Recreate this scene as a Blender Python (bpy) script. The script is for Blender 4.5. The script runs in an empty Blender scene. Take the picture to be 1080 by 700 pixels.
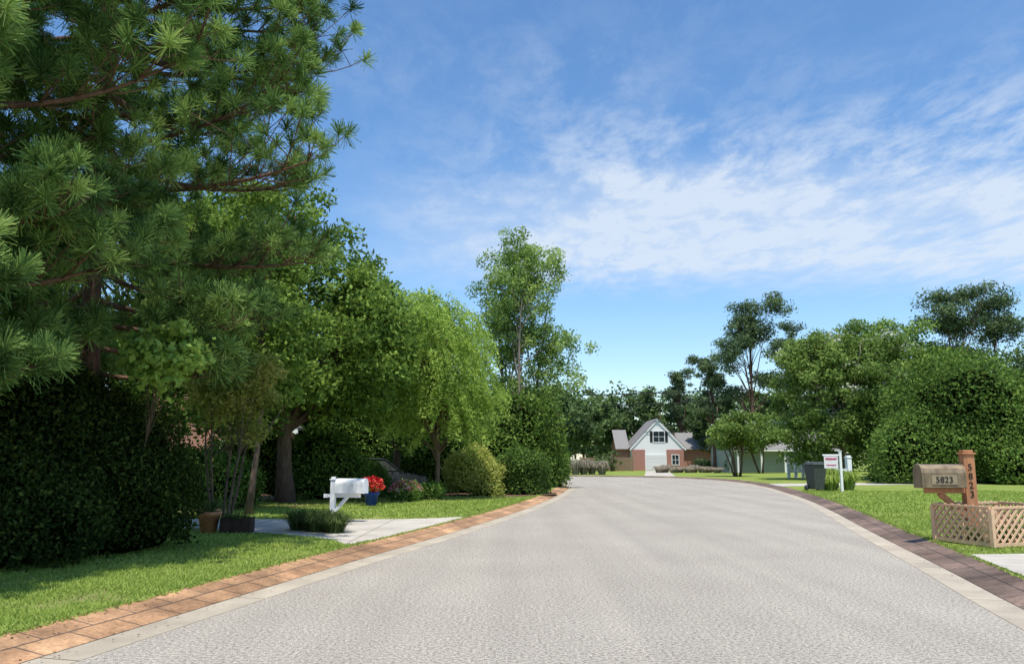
import bpy, math, random
import numpy as np
from mathutils import Vector, Matrix
from mathutils.geometry import tessellate_polygon
rng = np.random.default_rng(7)
random.seed(7)
scene = bpy.context.scene
COL = scene.collection

# ------------------------------------------------------------------ materials
def new_mat(name):
    m = bpy.data.materials.new(name); m.use_nodes = True
    nt = m.node_tree; nt.nodes.clear()
    out = nt.nodes.new('ShaderNodeOutputMaterial')
    return m, nt, out

def simple(name, col, rough=0.7, var=0.12, scale=8.0, bump=0.0, metal=0.0, bscale=40.0, spec=0.3, stretch=None):
    m, nt, out = new_mat(name)
    p = nt.nodes.new('ShaderNodeBsdfPrincipled')
    p.inputs['Roughness'].default_value = rough
    p.inputs['Metallic'].default_value = metal
    p.inputs['Specular IOR Level'].default_value = spec
    tc = nt.nodes.new('ShaderNodeTexCoord')
    vec = tc.outputs['Object']
    if stretch:
        mp = nt.nodes.new('ShaderNodeMapping'); mp.inputs['Scale'].default_value = stretch
        nt.links.new(vec, mp.inputs[0]); vec = mp.outputs[0]
    n = nt.nodes.new('ShaderNodeTexNoise'); n.inputs['Scale'].default_value = scale; n.inputs['Detail'].default_value = 6
    nt.links.new(vec, n.inputs['Vector'])
    r = nt.nodes.new('ShaderNodeValToRGB')
    r.color_ramp.elements[0].position = 0.3; r.color_ramp.elements[1].position = 0.7
    r.color_ramp.elements[0].color = (*[c*(1-var) for c in col], 1)
    r.color_ramp.elements[1].color = (*[min(1, c*(1+var)) for c in col], 1)
    nt.links.new(n.outputs['Fac'], r.inputs[0]); nt.links.new(r.outputs[0], p.inputs['Base Color'])
    if bump > 0:
        n2 = nt.nodes.new('ShaderNodeTexNoise'); n2.inputs['Scale'].default_value = bscale; n2.inputs['Detail'].default_value = 5
        nt.links.new(vec, n2.inputs['Vector'])
        b = nt.nodes.new('ShaderNodeBump'); b.inputs['Strength'].default_value = bump; b.inputs['Distance'].default_value = 0.02
        nt.links.new(n2.outputs['Fac'], b.inputs['Height']); nt.links.new(b.outputs[0], p.inputs['Normal'])
    nt.links.new(p.outputs[0], out.inputs[0])
    return m

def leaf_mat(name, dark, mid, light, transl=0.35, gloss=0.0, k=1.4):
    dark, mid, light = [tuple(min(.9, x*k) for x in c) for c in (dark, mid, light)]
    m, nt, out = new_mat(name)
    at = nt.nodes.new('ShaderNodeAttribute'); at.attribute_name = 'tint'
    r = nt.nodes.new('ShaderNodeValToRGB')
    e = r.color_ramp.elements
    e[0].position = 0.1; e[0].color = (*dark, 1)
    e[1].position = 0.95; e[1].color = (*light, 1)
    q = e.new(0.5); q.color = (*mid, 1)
    nt.links.new(at.outputs['Fac'], r.inputs[0])
    d = nt.nodes.new('ShaderNodeBsdfDiffuse'); t = nt.nodes.new('ShaderNodeBsdfTranslucent')
    nt.links.new(r.outputs[0], d.inputs[0])
    hs = nt.nodes.new('ShaderNodeHueSaturation'); hs.inputs['Hue'].default_value = 0.485; hs.inputs['Saturation'].default_value = 1.05; hs.inputs['Value'].default_value = 1.2
    nt.links.new(r.outputs[0], hs.inputs['Color']); nt.links.new(hs.outputs[0], t.inputs[0])
    mx = nt.nodes.new('ShaderNodeMixShader'); mx.inputs[0].default_value = transl
    nt.links.new(d.outputs[0], mx.inputs[1]); nt.links.new(t.outputs[0], mx.inputs[2])
    last = mx
    if gloss > 0:
        g = nt.nodes.new('ShaderNodeBsdfGlossy'); g.inputs['Roughness'].default_value = 0.5; g.inputs[0].default_value = (0.7, 0.8, 0.7, 1)
        mx2 = nt.nodes.new('ShaderNodeMixShader'); mx2.inputs[0].default_value = gloss
        nt.links.new(mx.outputs[0], mx2.inputs[1]); nt.links.new(g.outputs[0], mx2.inputs[2]); last = mx2
    nt.links.new(last.outputs[0], out.inputs[0])
    return m

# ------------------------------------------------------------------ mesh helpers
def link(o, parent=None):
    COL.objects.link(o)
    if parent is not None: o.parent = parent
    return o
def empty(name, loc=(0, 0, 0), rot=0.0):
    e = bpy.data.objects.new(name, None); e.location = loc; e.rotation_euler = (0, 0, rot)
    e.empty_display_size = 0.2
    return link(e)
def mesh_obj(name, verts, faces, mat, parent=None, smooth=False, uvs=None):
    me = bpy.data.meshes.new(name); me.from_pydata([tuple(v) for v in verts], [], [tuple(f) for f in faces]); me.update()
    if mat: me.materials.append(mat)
    if smooth:
        for p in me.polygons: p.use_smooth = True
    if uvs is not None:
        l = me.uv_layers.new(name='UVMap')
        for i, lp in enumerate(me.loops): l.data[i].uv = uvs[lp.vertex_index]
    return link(bpy.data.objects.new(name, me), parent)

def quads_obj(name, Q, tint, mat, parent=None):
    n = len(Q)
    me = bpy.data.meshes.new(name)
    me.vertices.add(4*n); me.vertices.foreach_set('co', Q.reshape(-1).astype(np.float32))
    me.loops.add(4*n); me.loops.foreach_set('vertex_index', np.arange(4*n, dtype=np.int32))
    me.polygons.add(n); me.polygons.foreach_set('loop_start', np.arange(0, 4*n, 4, dtype=np.int32))
    try: me.polygons.foreach_set('loop_total', np.full(n, 4, dtype=np.int32))
    except Exception: pass
    me.update(calc_edges=True)
    a = me.attributes.new('tint', 'FLOAT', 'FACE'); a.data.foreach_set('value', np.clip(tint, 0, 1).astype(np.float32))
    me.materials.append(mat)
    return link(bpy.data.objects.new(name, me), parent)

def unit(v): return v/np.maximum(np.linalg.norm(v, axis=-1, keepdims=True), 1e-9)
def rdir(n): return unit(rng.normal(size=(n, 3)))

def leaf_quads(P, size, outward=None, wid=0.5, up=0.35, out=0.4, droop=0.0):
    n = len(P)
    nrm = rdir(n); nrm[:, 2] += up
    if outward is not None: nrm = nrm + out*outward
    nrm = unit(nrm)
    t = np.cross(nrm, rdir(n)); t = unit(t)
    if droop: t[:, 2] -= droop; t = unit(t)
    b = unit(np.cross(nrm, t))
    s = size*rng.uniform(0.65, 1.35, size=(n, 1))
    w = s*wid*0.5
    Q = np.empty((n, 4, 3))
    Q[:, 0] = P - t*s*0.5; Q[:, 2] = P + t*s*0.5
    Q[:, 1] = P + b*w - t*s*0.05; Q[:, 3] = P - b*w - t*s*0.05
    return Q

class Tubes:
    def __init__(s): s.v = []; s.f = []
    def add(s, pts, radii, seg=6, cap=True):
        pts = [Vector(p) for p in pts]; base = len(s.v)
        for i, p in enumerate(pts):
            if i == 0: d = pts[1]-p
            elif i == len(pts)-1: d = p-pts[i-1]
            else: d = pts[i+1]-pts[i-1]
            d.normalize()
            a = d.cross(Vector((0.13, 0.99, 0.05)))
            if a.length < 0.1: a = d.cross(Vector((1, 0, 0)))
            a.normalize(); b = d.cross(a)
            for k in range(seg):
                an = 2*math.pi*k/seg
                s.v.append(p + (a*math.cos(an)+b*math.sin(an))*radii[i])
        for i in range(len(pts)-1):
            for k in range(seg):
                k2 = (k+1) % seg
                s.f.append((base+i*seg+k, base+i*seg+k2, base+(i+1)*seg+k2, base+(i+1)*seg+k))
        if cap:
            s.f.append(tuple(base+(len(pts)-1)*seg+k for k in range(seg)))
            s.f.append(tuple(base+k for k in reversed(range(seg))))
    def obj(s, name, mat, parent=None): return mesh_obj(name, s.v, s.f, mat, parent, smooth=True)

def bez(a, c, b, n=7):
    a, b, c = Vector(a), Vector(b), Vector(c)
    return [a*(1-t)**2 + c*2*t*(1-t) + b*t*t for t in [i/(n-1) for i in range(n)]]

class Boxes:
    def __init__(s): s.v = []; s.f = []
    def box(s, cx, cy, cz, sx, sy, sz, M=None):
        b = len(s.v)
        for dz in (-.5, .5):
            for dx, dy in ((-.5, -.5), (.5, -.5), (.5, .5), (-.5, .5)):
                v = Vector((cx+dx*sx, cy+dy*sy, cz+dz*sz))
                s.v.append(M @ v if M else v)
        s.f += [(b+3, b+2, b+1, b), (b+4, b+5, b+6, b+7)] + [(b+i, b+(i+1) % 4, b+4+(i+1) % 4, b+4+i) for i in range(4)]
    def prism(s, poly, y0, y1, M=None):
        b = len(s.v); n = len(poly)
        for y in (y0, y1):
            for x, z in poly:
                v = Vector((x, y, z)); s.v.append(M @ v if M else v)
        s.f.append(tuple(b+i for i in range(n))); s.f.append(tuple(b+n+i for i in reversed(range(n))))
        for i in range(n):
            j = (i+1) % n; s.f.append((b+j, b+i, b+n+i, b+n+j))
    def obj(s, name, mat, parent=None, bevel=0.0):
        o = mesh_obj(name, s.v, s.f, mat, parent)
        if bevel:
            md = o.modifiers.new('bev', 'BEVEL'); md.width = bevel; md.segments = 2
        return o

# ------------------------------------------------------------------ palette
bark = simple('bark', (0.12, 0.085, 0.06), 0.95, 0.4, 12, 0.9, bscale=25, stretch=(1, 1, 0.25))
bark_pale = simple('bark_pale', (0.26, 0.21, 0.17), 0.9, 0.4, 9, 0.5, stretch=(1, 1, 0.4))
bark_pine = simple('bark_pine', (0.14, 0.08, 0.055), 0.95, 0.45, 10, 1.0, bscale=18, stretch=(1, 1, 0.3))
L_pine = leaf_mat('needles', (0.03, 0.06, 0.02), (0.11, 0.19, 0.055), (0.29, 0.39, 0.12), 0.24, k=1.42)
L_oak = leaf_mat('leaf_deep', (0.028, 0.06, 0.014), (0.088, 0.15, 0.032), (0.21, 0.30, 0.065), 0.34, k=1.38)
L_mid = leaf_mat('leaf_mid', (0.045, 0.09, 0.02), (0.12, 0.20, 0.045), (0.24, 0.34, 0.085), 0.38, k=1.42)
L_willow = leaf_mat('leaf_bright', (0.11, 0.17, 0.035), (0.22, 0.32, 0.07), (0.36, 0.47, 0.12), 0.42, k=1.42)
L_tall = leaf_mat('leaf_tall', (0.06, 0.11, 0.035), (0.15, 0.23, 0.065), (0.28, 0.37, 0.11), 0.38, k=1.4)
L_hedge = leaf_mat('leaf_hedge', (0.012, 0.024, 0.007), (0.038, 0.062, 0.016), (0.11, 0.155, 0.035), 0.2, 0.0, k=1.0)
L_laurel = leaf_mat('leaf_laurel', (0.035, 0.07, 0.02), (0.095, 0.16, 0.035), (0.20, 0.29, 0.065), 0.3, k=1.3)
L_far = leaf_mat('leaf_far', (0.05, 0.08, 0.035), (0.10, 0.155, 0.055), (0.17, 0.24, 0.09), 0.25, k=1.25)
L_farpine = leaf_mat('leaf_farpine', (0.04, 0.065, 0.035), (0.08, 0.12, 0.055), (0.14, 0.19, 0.085), 0.25, k=1.35)
L_yel = leaf_mat('leaf_yellow', (0.14, 0.17, 0.04), (0.27, 0.30, 0.07), (0.42, 0.42, 0.14), 0.4)
L_brass = leaf_mat('leaf_olive', (0.06, 0.09, 0.02), (0.16, 0.20, 0.045), (0.32, 0.30, 0.09), 0.4, k=1.4)
L_myrtle = leaf_mat('leaf_myrtle', (0.045, 0.08, 0.02), (0.12, 0.185, 0.045), (0.23, 0.31, 0.09), 0.35, k=1.38)
L_flow = leaf_mat('blossom', (0.45, 0.45, 0.35), (0.6, 0.6, 0.5), (0.8, 0.8, 0.75), 0.4, k=1)
L_red = leaf_mat('petal_red', (0.5, 0.02, 0.02), (0.7, 0.05, 0.04), (0.8, 0.2, 0.15), 0.3, k=1)
L_pink = leaf_mat('petal_pink', (0.55, 0.12, 0.15), (0.7, 0.3, 0.32), (0.8, 0.6, 0.6), 0.3, k=1)
L_grassorn = leaf_mat('ornamental_blade', (0.12, 0.12, 0.08), (0.22, 0.2, 0.15), (0.4, 0.34, 0.28), 0.3)
L_liri = leaf_mat('liriope_blade', (0.02, 0.045, 0.012), (0.07, 0.10, 0.03), (0.17, 0.22, 0.08), 0.3, k=1.2)
L_grass = leaf_mat('grass_blade', (0.12, 0.175, 0.035), (0.20, 0.285, 0.055), (0.35, 0.41, 0.12), 0.3, k=1.3)
L_litter = leaf_mat('leaf_litter', (0.10, 0.06, 0.03), (0.18, 0.12, 0.06), (0.3, 0.2, 0.1), 0.1, k=1)
white = simple('white_paint', (0.82, 0.82, 0.80), 0.45, 0.04, 4)
dark_core = simple('inner_shade_fill', (0.006, 0.010, 0.003), 1.0, 0.5, 6, 0.0, spec=0.0)  # near-black filler inside shrubs; the shaded interior is put into its colour

# ------------------------------------------------------------------ camera
F = 850.0; PITCH = math.radians(9.0)
cam = bpy.data.cameras.new('camera'); camo = bpy.data.objects.new('camera', cam); link(camo)
cam.sensor_width = 36; cam.lens = F/1080*36; cam.clip_end = 6000; cam.clip_start = 0.05
camo.location = (0, 0, 1.6); camo.rotation_euler = (math.radians(90)+PITCH, 0, 0)
scene.camera = camo

# ------------------------------------------------------------------ light
sunv = Vector((0.05, -0.33, 0.94)).normalized()
sl = bpy.data.lights.new('sun', 'SUN'); sl.energy = 5.0; sl.angle = math.radians(0.5); sl.color = (1.0, 0.955, 0.88)
so = bpy.data.objects.new('sun', sl); link(so); so.location = (20, -10, 60)
so.rotation_euler = sunv.to_track_quat('Z', 'Y').to_euler()
world = bpy.data.worlds.new('World'); scene.world = world; world.use_nodes = True
nt = world.node_tree; nt.nodes.clear()
N = nt.nodes.new; Lk = nt.links.new
wo = N('ShaderNodeOutputWorld'); bg = N('ShaderNodeBackground'); bg.inputs[1].default_value = 0.15
sky = N('ShaderNodeTexSky'); sky.sky_type = 'NISHITA'; sky.sun_disc = False
sky.sun_elevation = math.asin(sunv.z); sky.sun_rotation = math.atan2(sunv.x, sunv.y)
sky.air_density = 1.0; sky.dust_density = 0.5; sky.ozone_density = 2.5
hs = N('ShaderNodeHueSaturation'); hs.inputs['Saturation'].default_value = 1.18; hs.inputs['Value'].default_value = 1.30
Lk(sky.outputs[0], hs.inputs['Color'])
tc = N('ShaderNodeTexCoord'); sep = N('ShaderNodeSeparateXYZ'); Lk(tc.outputs['Generated'], sep.inputs[0])
def M(op, a, b=None, c=None, clamp=False):
    n = N('ShaderNodeMath'); n.operation = op; n.use_clamp = clamp
    for i, x in enumerate((a, b, c)):
        if x is None: continue
        if isinstance(x, (int, float)): n.inputs[i].default_value = x
        else: Lk(x, n.inputs[i])
    return n.outputs[0]
def MR(v, a, b, c=0.0, d=1.0):
    n = N('ShaderNodeMapRange'); n.interpolation_type = 'SMOOTHSTEP'
    Lk(v, n.inputs[0]); n.inputs[1].default_value = a; n.inputs[2].default_value = b; n.inputs[3].default_value = c; n.inputs[4].default_value = d
    return n.outputs[0]
zc = M('MAXIMUM', sep.outputs[2], 0.03)
px = M('DIVIDE', sep.outputs[0], zc); py = M('DIVIDE', sep.outputs[1], zc)
cmb = N('ShaderNodeCombineXYZ'); Lk(px, cmb.inputs[0]); Lk(py, cmb.inputs[1])
def noise(scale, detail, rot, sc, dist=0.0, rough=0.55):
    mp = N('ShaderNodeMapping'); mp.inputs['Rotation'].default_value = (0, 0, rot); mp.inputs['Scale'].default_value = sc
    Lk(cmb.outputs[0], mp.inputs[0])
    n = N('ShaderNodeTexNoise'); n.inputs['Scale'].default_value = scale; n.inputs['Detail'].default_value = detail
    n.inputs['Roughness'].default_value = rough; n.inputs['Distortion'].default_value = dist
    Lk(mp.outputs[0], n.inputs['Vector']); return n.outputs['Fac']
nb = noise(0.9, 3, 0.3, (1, 0.8, 1), 0.2)
nf = noise(4.6, 9, 0.2, (1.1, 0.6, 1), 0.25, 0.68)
nw = noise(1.0, 5, -0.3, (0.8, 0.9, 1), 0.3)
pxm = M('ADD', px, M('MULTIPLY', M('SUBTRACT', nb, 0.5), 1.5))
pym = M('ADD', py, M('MULTIPLY', M('SUBTRACT', nw, 0.5), 1.0))
mx_ = MR(pxm, -0.95, 0.55)
my_ = M('MULTIPLY', MR(pym, 1.25, 2.5), MR(pym, 5.3, 4.0))
band = M('MULTIPLY', MR(pym, 2.4, 3.2), MR(pym, 5.0, 3.9))
tex = MR(nf, 0.36, 0.68)
wide = MR(nw, 0.30, 0.60)
fac = M('MULTIPLY', M('MULTIPLY', mx_, my_), M('ADD', M('MULTIPLY', tex, M('ADD', 0.28, M('MULTIPLY', wide, 0.38))), M('MULTIPLY', band, M('ADD', 0.32, M('MULTIPLY', wide, 0.30)))), clamp=True)
fac = M('MINIMUM', fac, 0.85)
mix = N('ShaderNodeMixRGB'); Lk(fac, mix.inputs[0]); Lk(hs.outputs[0], mix.inputs[1]); mix.inputs[2].default_value = (5.0, 5.6, 6.4, 1)
Lk(mix.outputs[0], bg.inputs[0]); Lk(bg.outputs[0], wo.inputs[0])
scene.view_settings.view_transform = 'Standard'; scene.view_settings.look = 'None'; scene.view_settings.exposure = 0

# ------------------------------------------------------------------ road geometry
def catmull(P, step=6):
    P = [np.array(p, float) for p in P]; out = []
    P = [2*P[0]-P[1]] + P + [2*P[-1]-P[-2]]
    for i in range(1, len(P)-2):
        for k in range(step):
            t = k/step
            out.append(0.5*((2*P[i]) + (-P[i-1]+P[i+1])*t + (2*P[i-1]-5*P[i]+4*P[i+1]-P[i+2])*t*t + (-P[i-1]+3*P[i]-3*P[i+1]+P[i+2])*t**3))
    out.append(P[-2]); return np.array(out)
LE = catmull([(-14, -40), (-9.3, -20), (-5.0, 0), (-3.45, 7.0), (-2.3, 12.5), (-0.86, 18.7), (0.65, 26), (2.0, 34.1), (3.1, 42), (3.75, 49), (3.3, 56), (0.5, 61.5), (-6, 64.5), (-20, 66), (-60, 67), (-160, 68)])
RE = catmull([(-6, -40), (-1.6, -20), (3.0, 0), (4.86, 8), (6.1, 12.65), (7.7, 18.7), (9.7, 26), (11.6, 33.5), (13.4, 42), (14.9, 50), (15.8, 58), (15.6, 66), (13.5, 73), (9, 77), (2, 79), (-8, 79.5), (-20, 80), (-60, 81), (-160, 82)])
def offset(E, d):
    T = np.gradient(E, axis=0); T = T/np.linalg.norm(T, axis=1, keepdims=True)
    Nn = np.stack([T[:, 1], -T[:, 0]], 1)
    return E + Nn*d
def strip(name, A, B, za, zb, mat, w):
    n = len(A); v = []; f = []; uv = []
    s = 0
    for i in range(n):
        if i: s += np.linalg.norm((A[i]+B[i])/2-(A[i-1]+B[i-1])/2)
        v += [(A[i][0], A[i][1], za), (B[i][0], B[i][1], zb)]; uv += [(s, 0), (s, w)]
        if i: f.append((2*i-2, 2*i-1, 2*i+1, 2*i))
    return mesh_obj(name, v, f, mat, None, uvs=uv)

def tnoise(nt, tc, scale, detail=4, rough=0.5, sc=None):
    n = nt.nodes.new('ShaderNodeTexNoise'); n.inputs['Scale'].default_value = scale; n.inputs['Detail'].default_value = detail; n.inputs['Roughness'].default_value = rough
    src = tc
    if sc:
        mp = nt.nodes.new('ShaderNodeMapping'); mp.inputs['Scale'].default_value = sc[:3]
        if len(sc) > 3: mp.inputs['Rotation'].default_value = (0, 0, sc[3])
        nt.links.new(tc, mp.inputs[0]); src = mp.outputs[0]
    nt.links.new(src, n.inputs['Vector']); return n.outputs['Fac']
def ramp(nt, f, *st):
    r = nt.nodes.new('ShaderNodeValToRGB'); e = r.color_ramp.elements
    e[0].position, e[0].color = st[0][0], (*st[0][1], 1); e[1].position, e[1].color = st[-1][0], (*st[-1][1], 1)
    for s in st[1:-1]: k = e.new(s[0]); k.color = (*s[1], 1)
    nt.links.new(f, r.inputs[0]); return r.outputs[0]
def mixc(nt, a, b, f, mode='MULTIPLY'):
    x = nt.nodes.new('ShaderNodeMixRGB'); x.blend_type = mode
    if isinstance(f, float): x.inputs[0].default_value = f
    else: nt.links.new(f, x.inputs[0])
    for i, c in ((1, a), (2, b)):
        if isinstance(c, tuple): x.inputs[i].default_value = (*c, 1)
        else: nt.links.new(c, x.inputs[i])
    return x.outputs[0]
m, nt2, out = new_mat('asphalt'); p = nt2.nodes.new('ShaderNodeBsdfPrincipled'); p.inputs['Roughness'].default_value = 0.92; p.inputs['Specular IOR Level'].default_value = 0.2
t = nt2.nodes.new('ShaderNodeTexCoord').outputs['Object']
base = ramp(nt2, tnoise(nt2, t, 0.35, 5, 0.6), (0.3, (0.36, 0.325, 0.275)), (0.7, (0.42, 0.382, 0.325)))
sp = ramp(nt2, tnoise(nt2, t, 30, 5, 0.85), (0.38, (0.25, 0.24, 0.23)), (0.5, (0.97, 0.97, 0.97)), (0.64, (1.75, 1.7, 1.6)))
sp2 = ramp(nt2, tnoise(nt2, t, 95, 2, 0.7), (0.35, (0.4, 0.4, 0.4)), (0.65, (1.5, 1.5, 1.5)))
trk = ramp(nt2, tnoise(nt2, t, 1.0, 3, 0.5, (1.2, 0.05, 1, 0.23)), (0.35, (0.93, 0.93, 0.93)), (0.65, (1.05, 1.05, 1.04)))
c = mixc(nt2, base, sp, 0.85); c = mixc(nt2, c, sp2, 0.75); c = mixc(nt2, c, trk, 1.0)
nt2.links.new(c, p.inputs['Base Color'])
b = nt2.nodes.new('ShaderNodeBump'); b.inputs['Strength'].default_value = 0.5; b.inputs['Distance'].default_value = 0.012
nt2.links.new(tnoise(nt2, t, 70, 4, 0.8), b.inputs['Height']); nt2.links.new(b.outputs[0], p.inputs['Normal'])
nt2.links.new(p.outputs[0], out.inputs[0]); asphalt = m

def concrete(name, col, joints=None):
    m, nt, out = new_mat(name); p = nt.nodes.new('ShaderNodeBsdfPrincipled'); p.inputs['Roughness'].default_value = 0.9; p.inputs['Specular IOR Level'].default_value = 0.2
    tcn = nt.nodes.new('ShaderNodeTexCoord'); t = tcn.outputs['Object']
    a = ramp(nt, tnoise(nt, t, 1.3, 6, 0.65), (0.3, tuple(x*0.76 for x in col)), (0.65, tuple(x*1.08 for x in col)))
    s = ramp(nt, tnoise(nt, t, 60, 3, 0.7), (0.3, (0.75, 0.75, 0.75)), (0.7, (1.15, 1.15, 1.15)))
    c = mixc(nt, a, s, 0.6)
    if joints:
        br = nt.nodes.new('ShaderNodeTexBrick'); br.offset = 0.0
        br.inputs['Color1'].default_value = (1, 1, 1, 1); br.inputs['Color2'].default_value = (0.9, 0.9, 0.9, 1); br.inputs['Mortar'].default_value = (0.35, 0.33, 0.3, 1)
        br.inputs['Scale'].default_value = 1; br.inputs['Brick Width'].default_value = joints[0]; br.inputs['Row Height'].default_value = joints[1]; br.inputs['Mortar Size'].default_value = 0.012
        nt.links.new(tcn.outputs['UV'] if joints[2] else t, br.inputs['Vector']); c = mixc(nt, c, br.outputs['Color'], 1.0)
    nt.links.new(c, p.inputs['Base Color']); nt.links.new(p.outputs[0], out.inputs[0]); return m
def apron_mat(name, c1, c2, mort, bw=0.62, rh=0.31):
    m, nt, out = new_mat(name); p = nt.nodes.new('ShaderNodeBsdfPrincipled'); p.inputs['Roughness'].default_value = 0.9
    tcn = nt.nodes.new('ShaderNodeTexCoord')
    br = nt.nodes.new('ShaderNodeTexBrick'); br.offset = 0.5
    br.inputs['Color1'].default_value = (*c1, 1); br.inputs['Color2'].default_value = (*c2, 1); br.inputs['Mortar'].default_value = (*mort, 1)
    br.inputs['Scale'].default_value = 1; br.inputs['Brick Width'].default_value = bw; br.inputs['Row Height'].default_value = rh; br.inputs['Mortar Size'].default_value = 0.012; br.inputs['Mortar Smooth'].default_value = 0.3
    nt.links.new(tcn.outputs['UV'], br.inputs['Vector'])
    a = ramp(nt, tnoise(nt, tcn.outputs['Object'], 2.2, 6, 0.7), (0.3, (0.5, 0.48, 0.46)), (0.7, (1.3, 1.3, 1.3)))
    s = ramp(nt, tnoise(nt, tcn.outputs['Object'], 0.5, 3, 0.5), (0.35, (0.6, 0.58, 0.55)), (0.65, (1.25, 1.25, 1.25)))
    g_ = ramp(nt, tnoise(nt, tcn.outputs['Object'], 25, 4, 0.7), (0.3, (0.65, 0.65, 0.65)), (0.7, (1.25, 1.25, 1.25)))
    c = mixc(nt, br.outputs['Color'], a, 1.0); c = mixc(nt, c, s, 1.0); c = mixc(nt, c, g_, 1.0)
    nt.links.new(c, p.inputs['Base Color'])
    b = nt.nodes.new('ShaderNodeBump'); b.inputs['Strength'].default_value = 0.6; b.inputs['Distance'].default_value = 0.015
    nt.links.new(br.outputs['Fac'], b.inputs['Height']); b.invert = True; nt.links.new(b.outputs[0], p.inputs['Normal'])
    nt.links.new(p.outputs[0], out.inputs[0]); return m
apronL = apron_mat('kerb_brick_warm', (0.54, 0.32, 0.17), (0.44, 0.25, 0.13), (0.14, 0.10, 0.07))
apronR = apron_mat('kerb_brick_brown', (0.24, 0.16, 0.12), (0.18, 0.125, 0.095), (0.07, 0.055, 0.045))
gutter_m = concrete('gutter_concrete', (0.50, 0.43, 0.33), (3.0, 2.0, True))
drive_m = concrete('driveway_concrete', (0.56, 0.51, 0.43), (3.0, 2.6, False))

m, nt2, out = new_mat('lawn'); p = nt2.nodes.new('ShaderNodeBsdfPrincipled'); p.inputs['Roughness'].default_value = 1.0; p.inputs['Specular IOR Level'].default_value = 0.1
t = nt2.nodes.new('ShaderNodeTexCoord').outputs['Object']
a = ramp(nt2, tnoise(nt2, t, 0.45, 6, 0.65), (0.25, (0.17, 0.24, 0.05)), (0.5, (0.24, 0.325, 0.065)), (0.75, (0.34, 0.39, 0.115)))
s = ramp(nt2, tnoise(nt2, t, 22, 4, 0.75), (0.3, (0.4, 0.4, 0.36)), (0.7, (1.4, 1.35, 1.3)))
br_ = ramp(nt2, tnoise(nt2, t, 0.9, 6, 0.75), (0.50, (0, 0, 0)), (0.66, (0.5, 0.5, 0.5)))
c = mixc(nt2, a, s, 0.85); c = mixc(nt2, c, (0.30, 0.24, 0.13), br_, 'MIX')
nt2.links.new(c, p.inputs['Base Color'])
b = nt2.nodes.new('ShaderNodeBump'); b.inputs['Strength'].default_value = 0.8; b.inputs['Distance'].default_value = 0.04
nt2.links.new(tnoise(nt2, t, 30, 4, 0.8), b.inputs['Height']); nt2.links.new(b.outputs[0], p.inputs['Normal'])
nt2.links.new(p.outputs[0], out.inputs[0]); lawn_m = m

mesh_obj('ground', [(-3000, -600, -0.06), (3000, -600, -0.06), (3000, 4000, -0.06), (-3000, 4000, -0.06)], [(0, 1, 2, 3)], lawn_m)
def poly_sheet(name, pts, z, mat):
    v = [Vector((p[0], p[1], z)) for p in pts]
    tri = tessellate_polygon([v])
    fs = []
    for a, b, c in tri:
        n = (v[b]-v[a]).cross(v[c]-v[a])
        fs.append((a, b, c) if n.z > 0 else (a, c, b))
    return mesh_obj(name, v, fs, mat)
G1, G2 = 0.38, 1.0
poly_sheet('road', list(LE) + list(RE[::-1]), 0.0, asphalt)
strip('gutter', offset(LE, 0), offset(LE, -G1), 0.0, 0.006, gutter_m, G1)
strip('gutter', offset(RE, 0), offset(RE, G1), 0.0, 0.006, gutter_m, G1)
strip('brick_kerb', offset(LE, -G1), offset(LE, -G2), 0.008, 0.115, apronL, G2-G1)
strip('brick_kerb', offset(RE, G1), offset(RE, G2), 0.008, 0.115, apronR, G2-G1)
LO = offset(LE, -G2+0.01); RO = offset(RE, G2-0.01)
ZL = 0.10
poly_sheet('lawn', list(LO) + [(-160, -40)], ZL, lawn_m)
poly_sheet('lawn', list(RO) + [(-160, 500), (420, 500), (420, -40)], ZL, lawn_m)

dwL = catmull([(-40, 25), (-16, 22.5), (-9, 21.4), (-5, 21.0), (-2.6, 21.2), (-1.25, 22.0)], 5)
dwF = catmull([(-2.95, 14.8), (-3.6, 15.9), (-5.2, 17.2), (-8, 18.6), (-14, 19.6), (-40, 21.5)], 5)
lo_pts = [tuple(q) for q in LO if 14.9 < q[1] < 21.9]
dpl = list(map(tuple, dwL)) + lo_pts[::-1] + list(map(tuple, dwF))
poly_sheet('driveway', dpl, ZL+0.006, drive_m)
ro_pts = [tuple(q) for q in RO if 9.0 < q[1] < 13.6]
dR = [(60, 9.0), (40, 13.8), (12, 13.8)] + ro_pts[::-1] + [(7.6, 9.0)]
poly_sheet('driveway', dR, ZL+0.006, drive_m)
poly_sheet('driveway', [(15.2, 47.0), (16.2, 52.0), (24, 54), (40, 56), (40, 52.5), (24, 50.0)], ZL+0.006, drive_m)
poly_sheet('driveway', [(12.5, 77.2), (18.6, 113.4), (21.6, 113.4), (15.0, 75.0)], ZL+0.006, drive_m)

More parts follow.
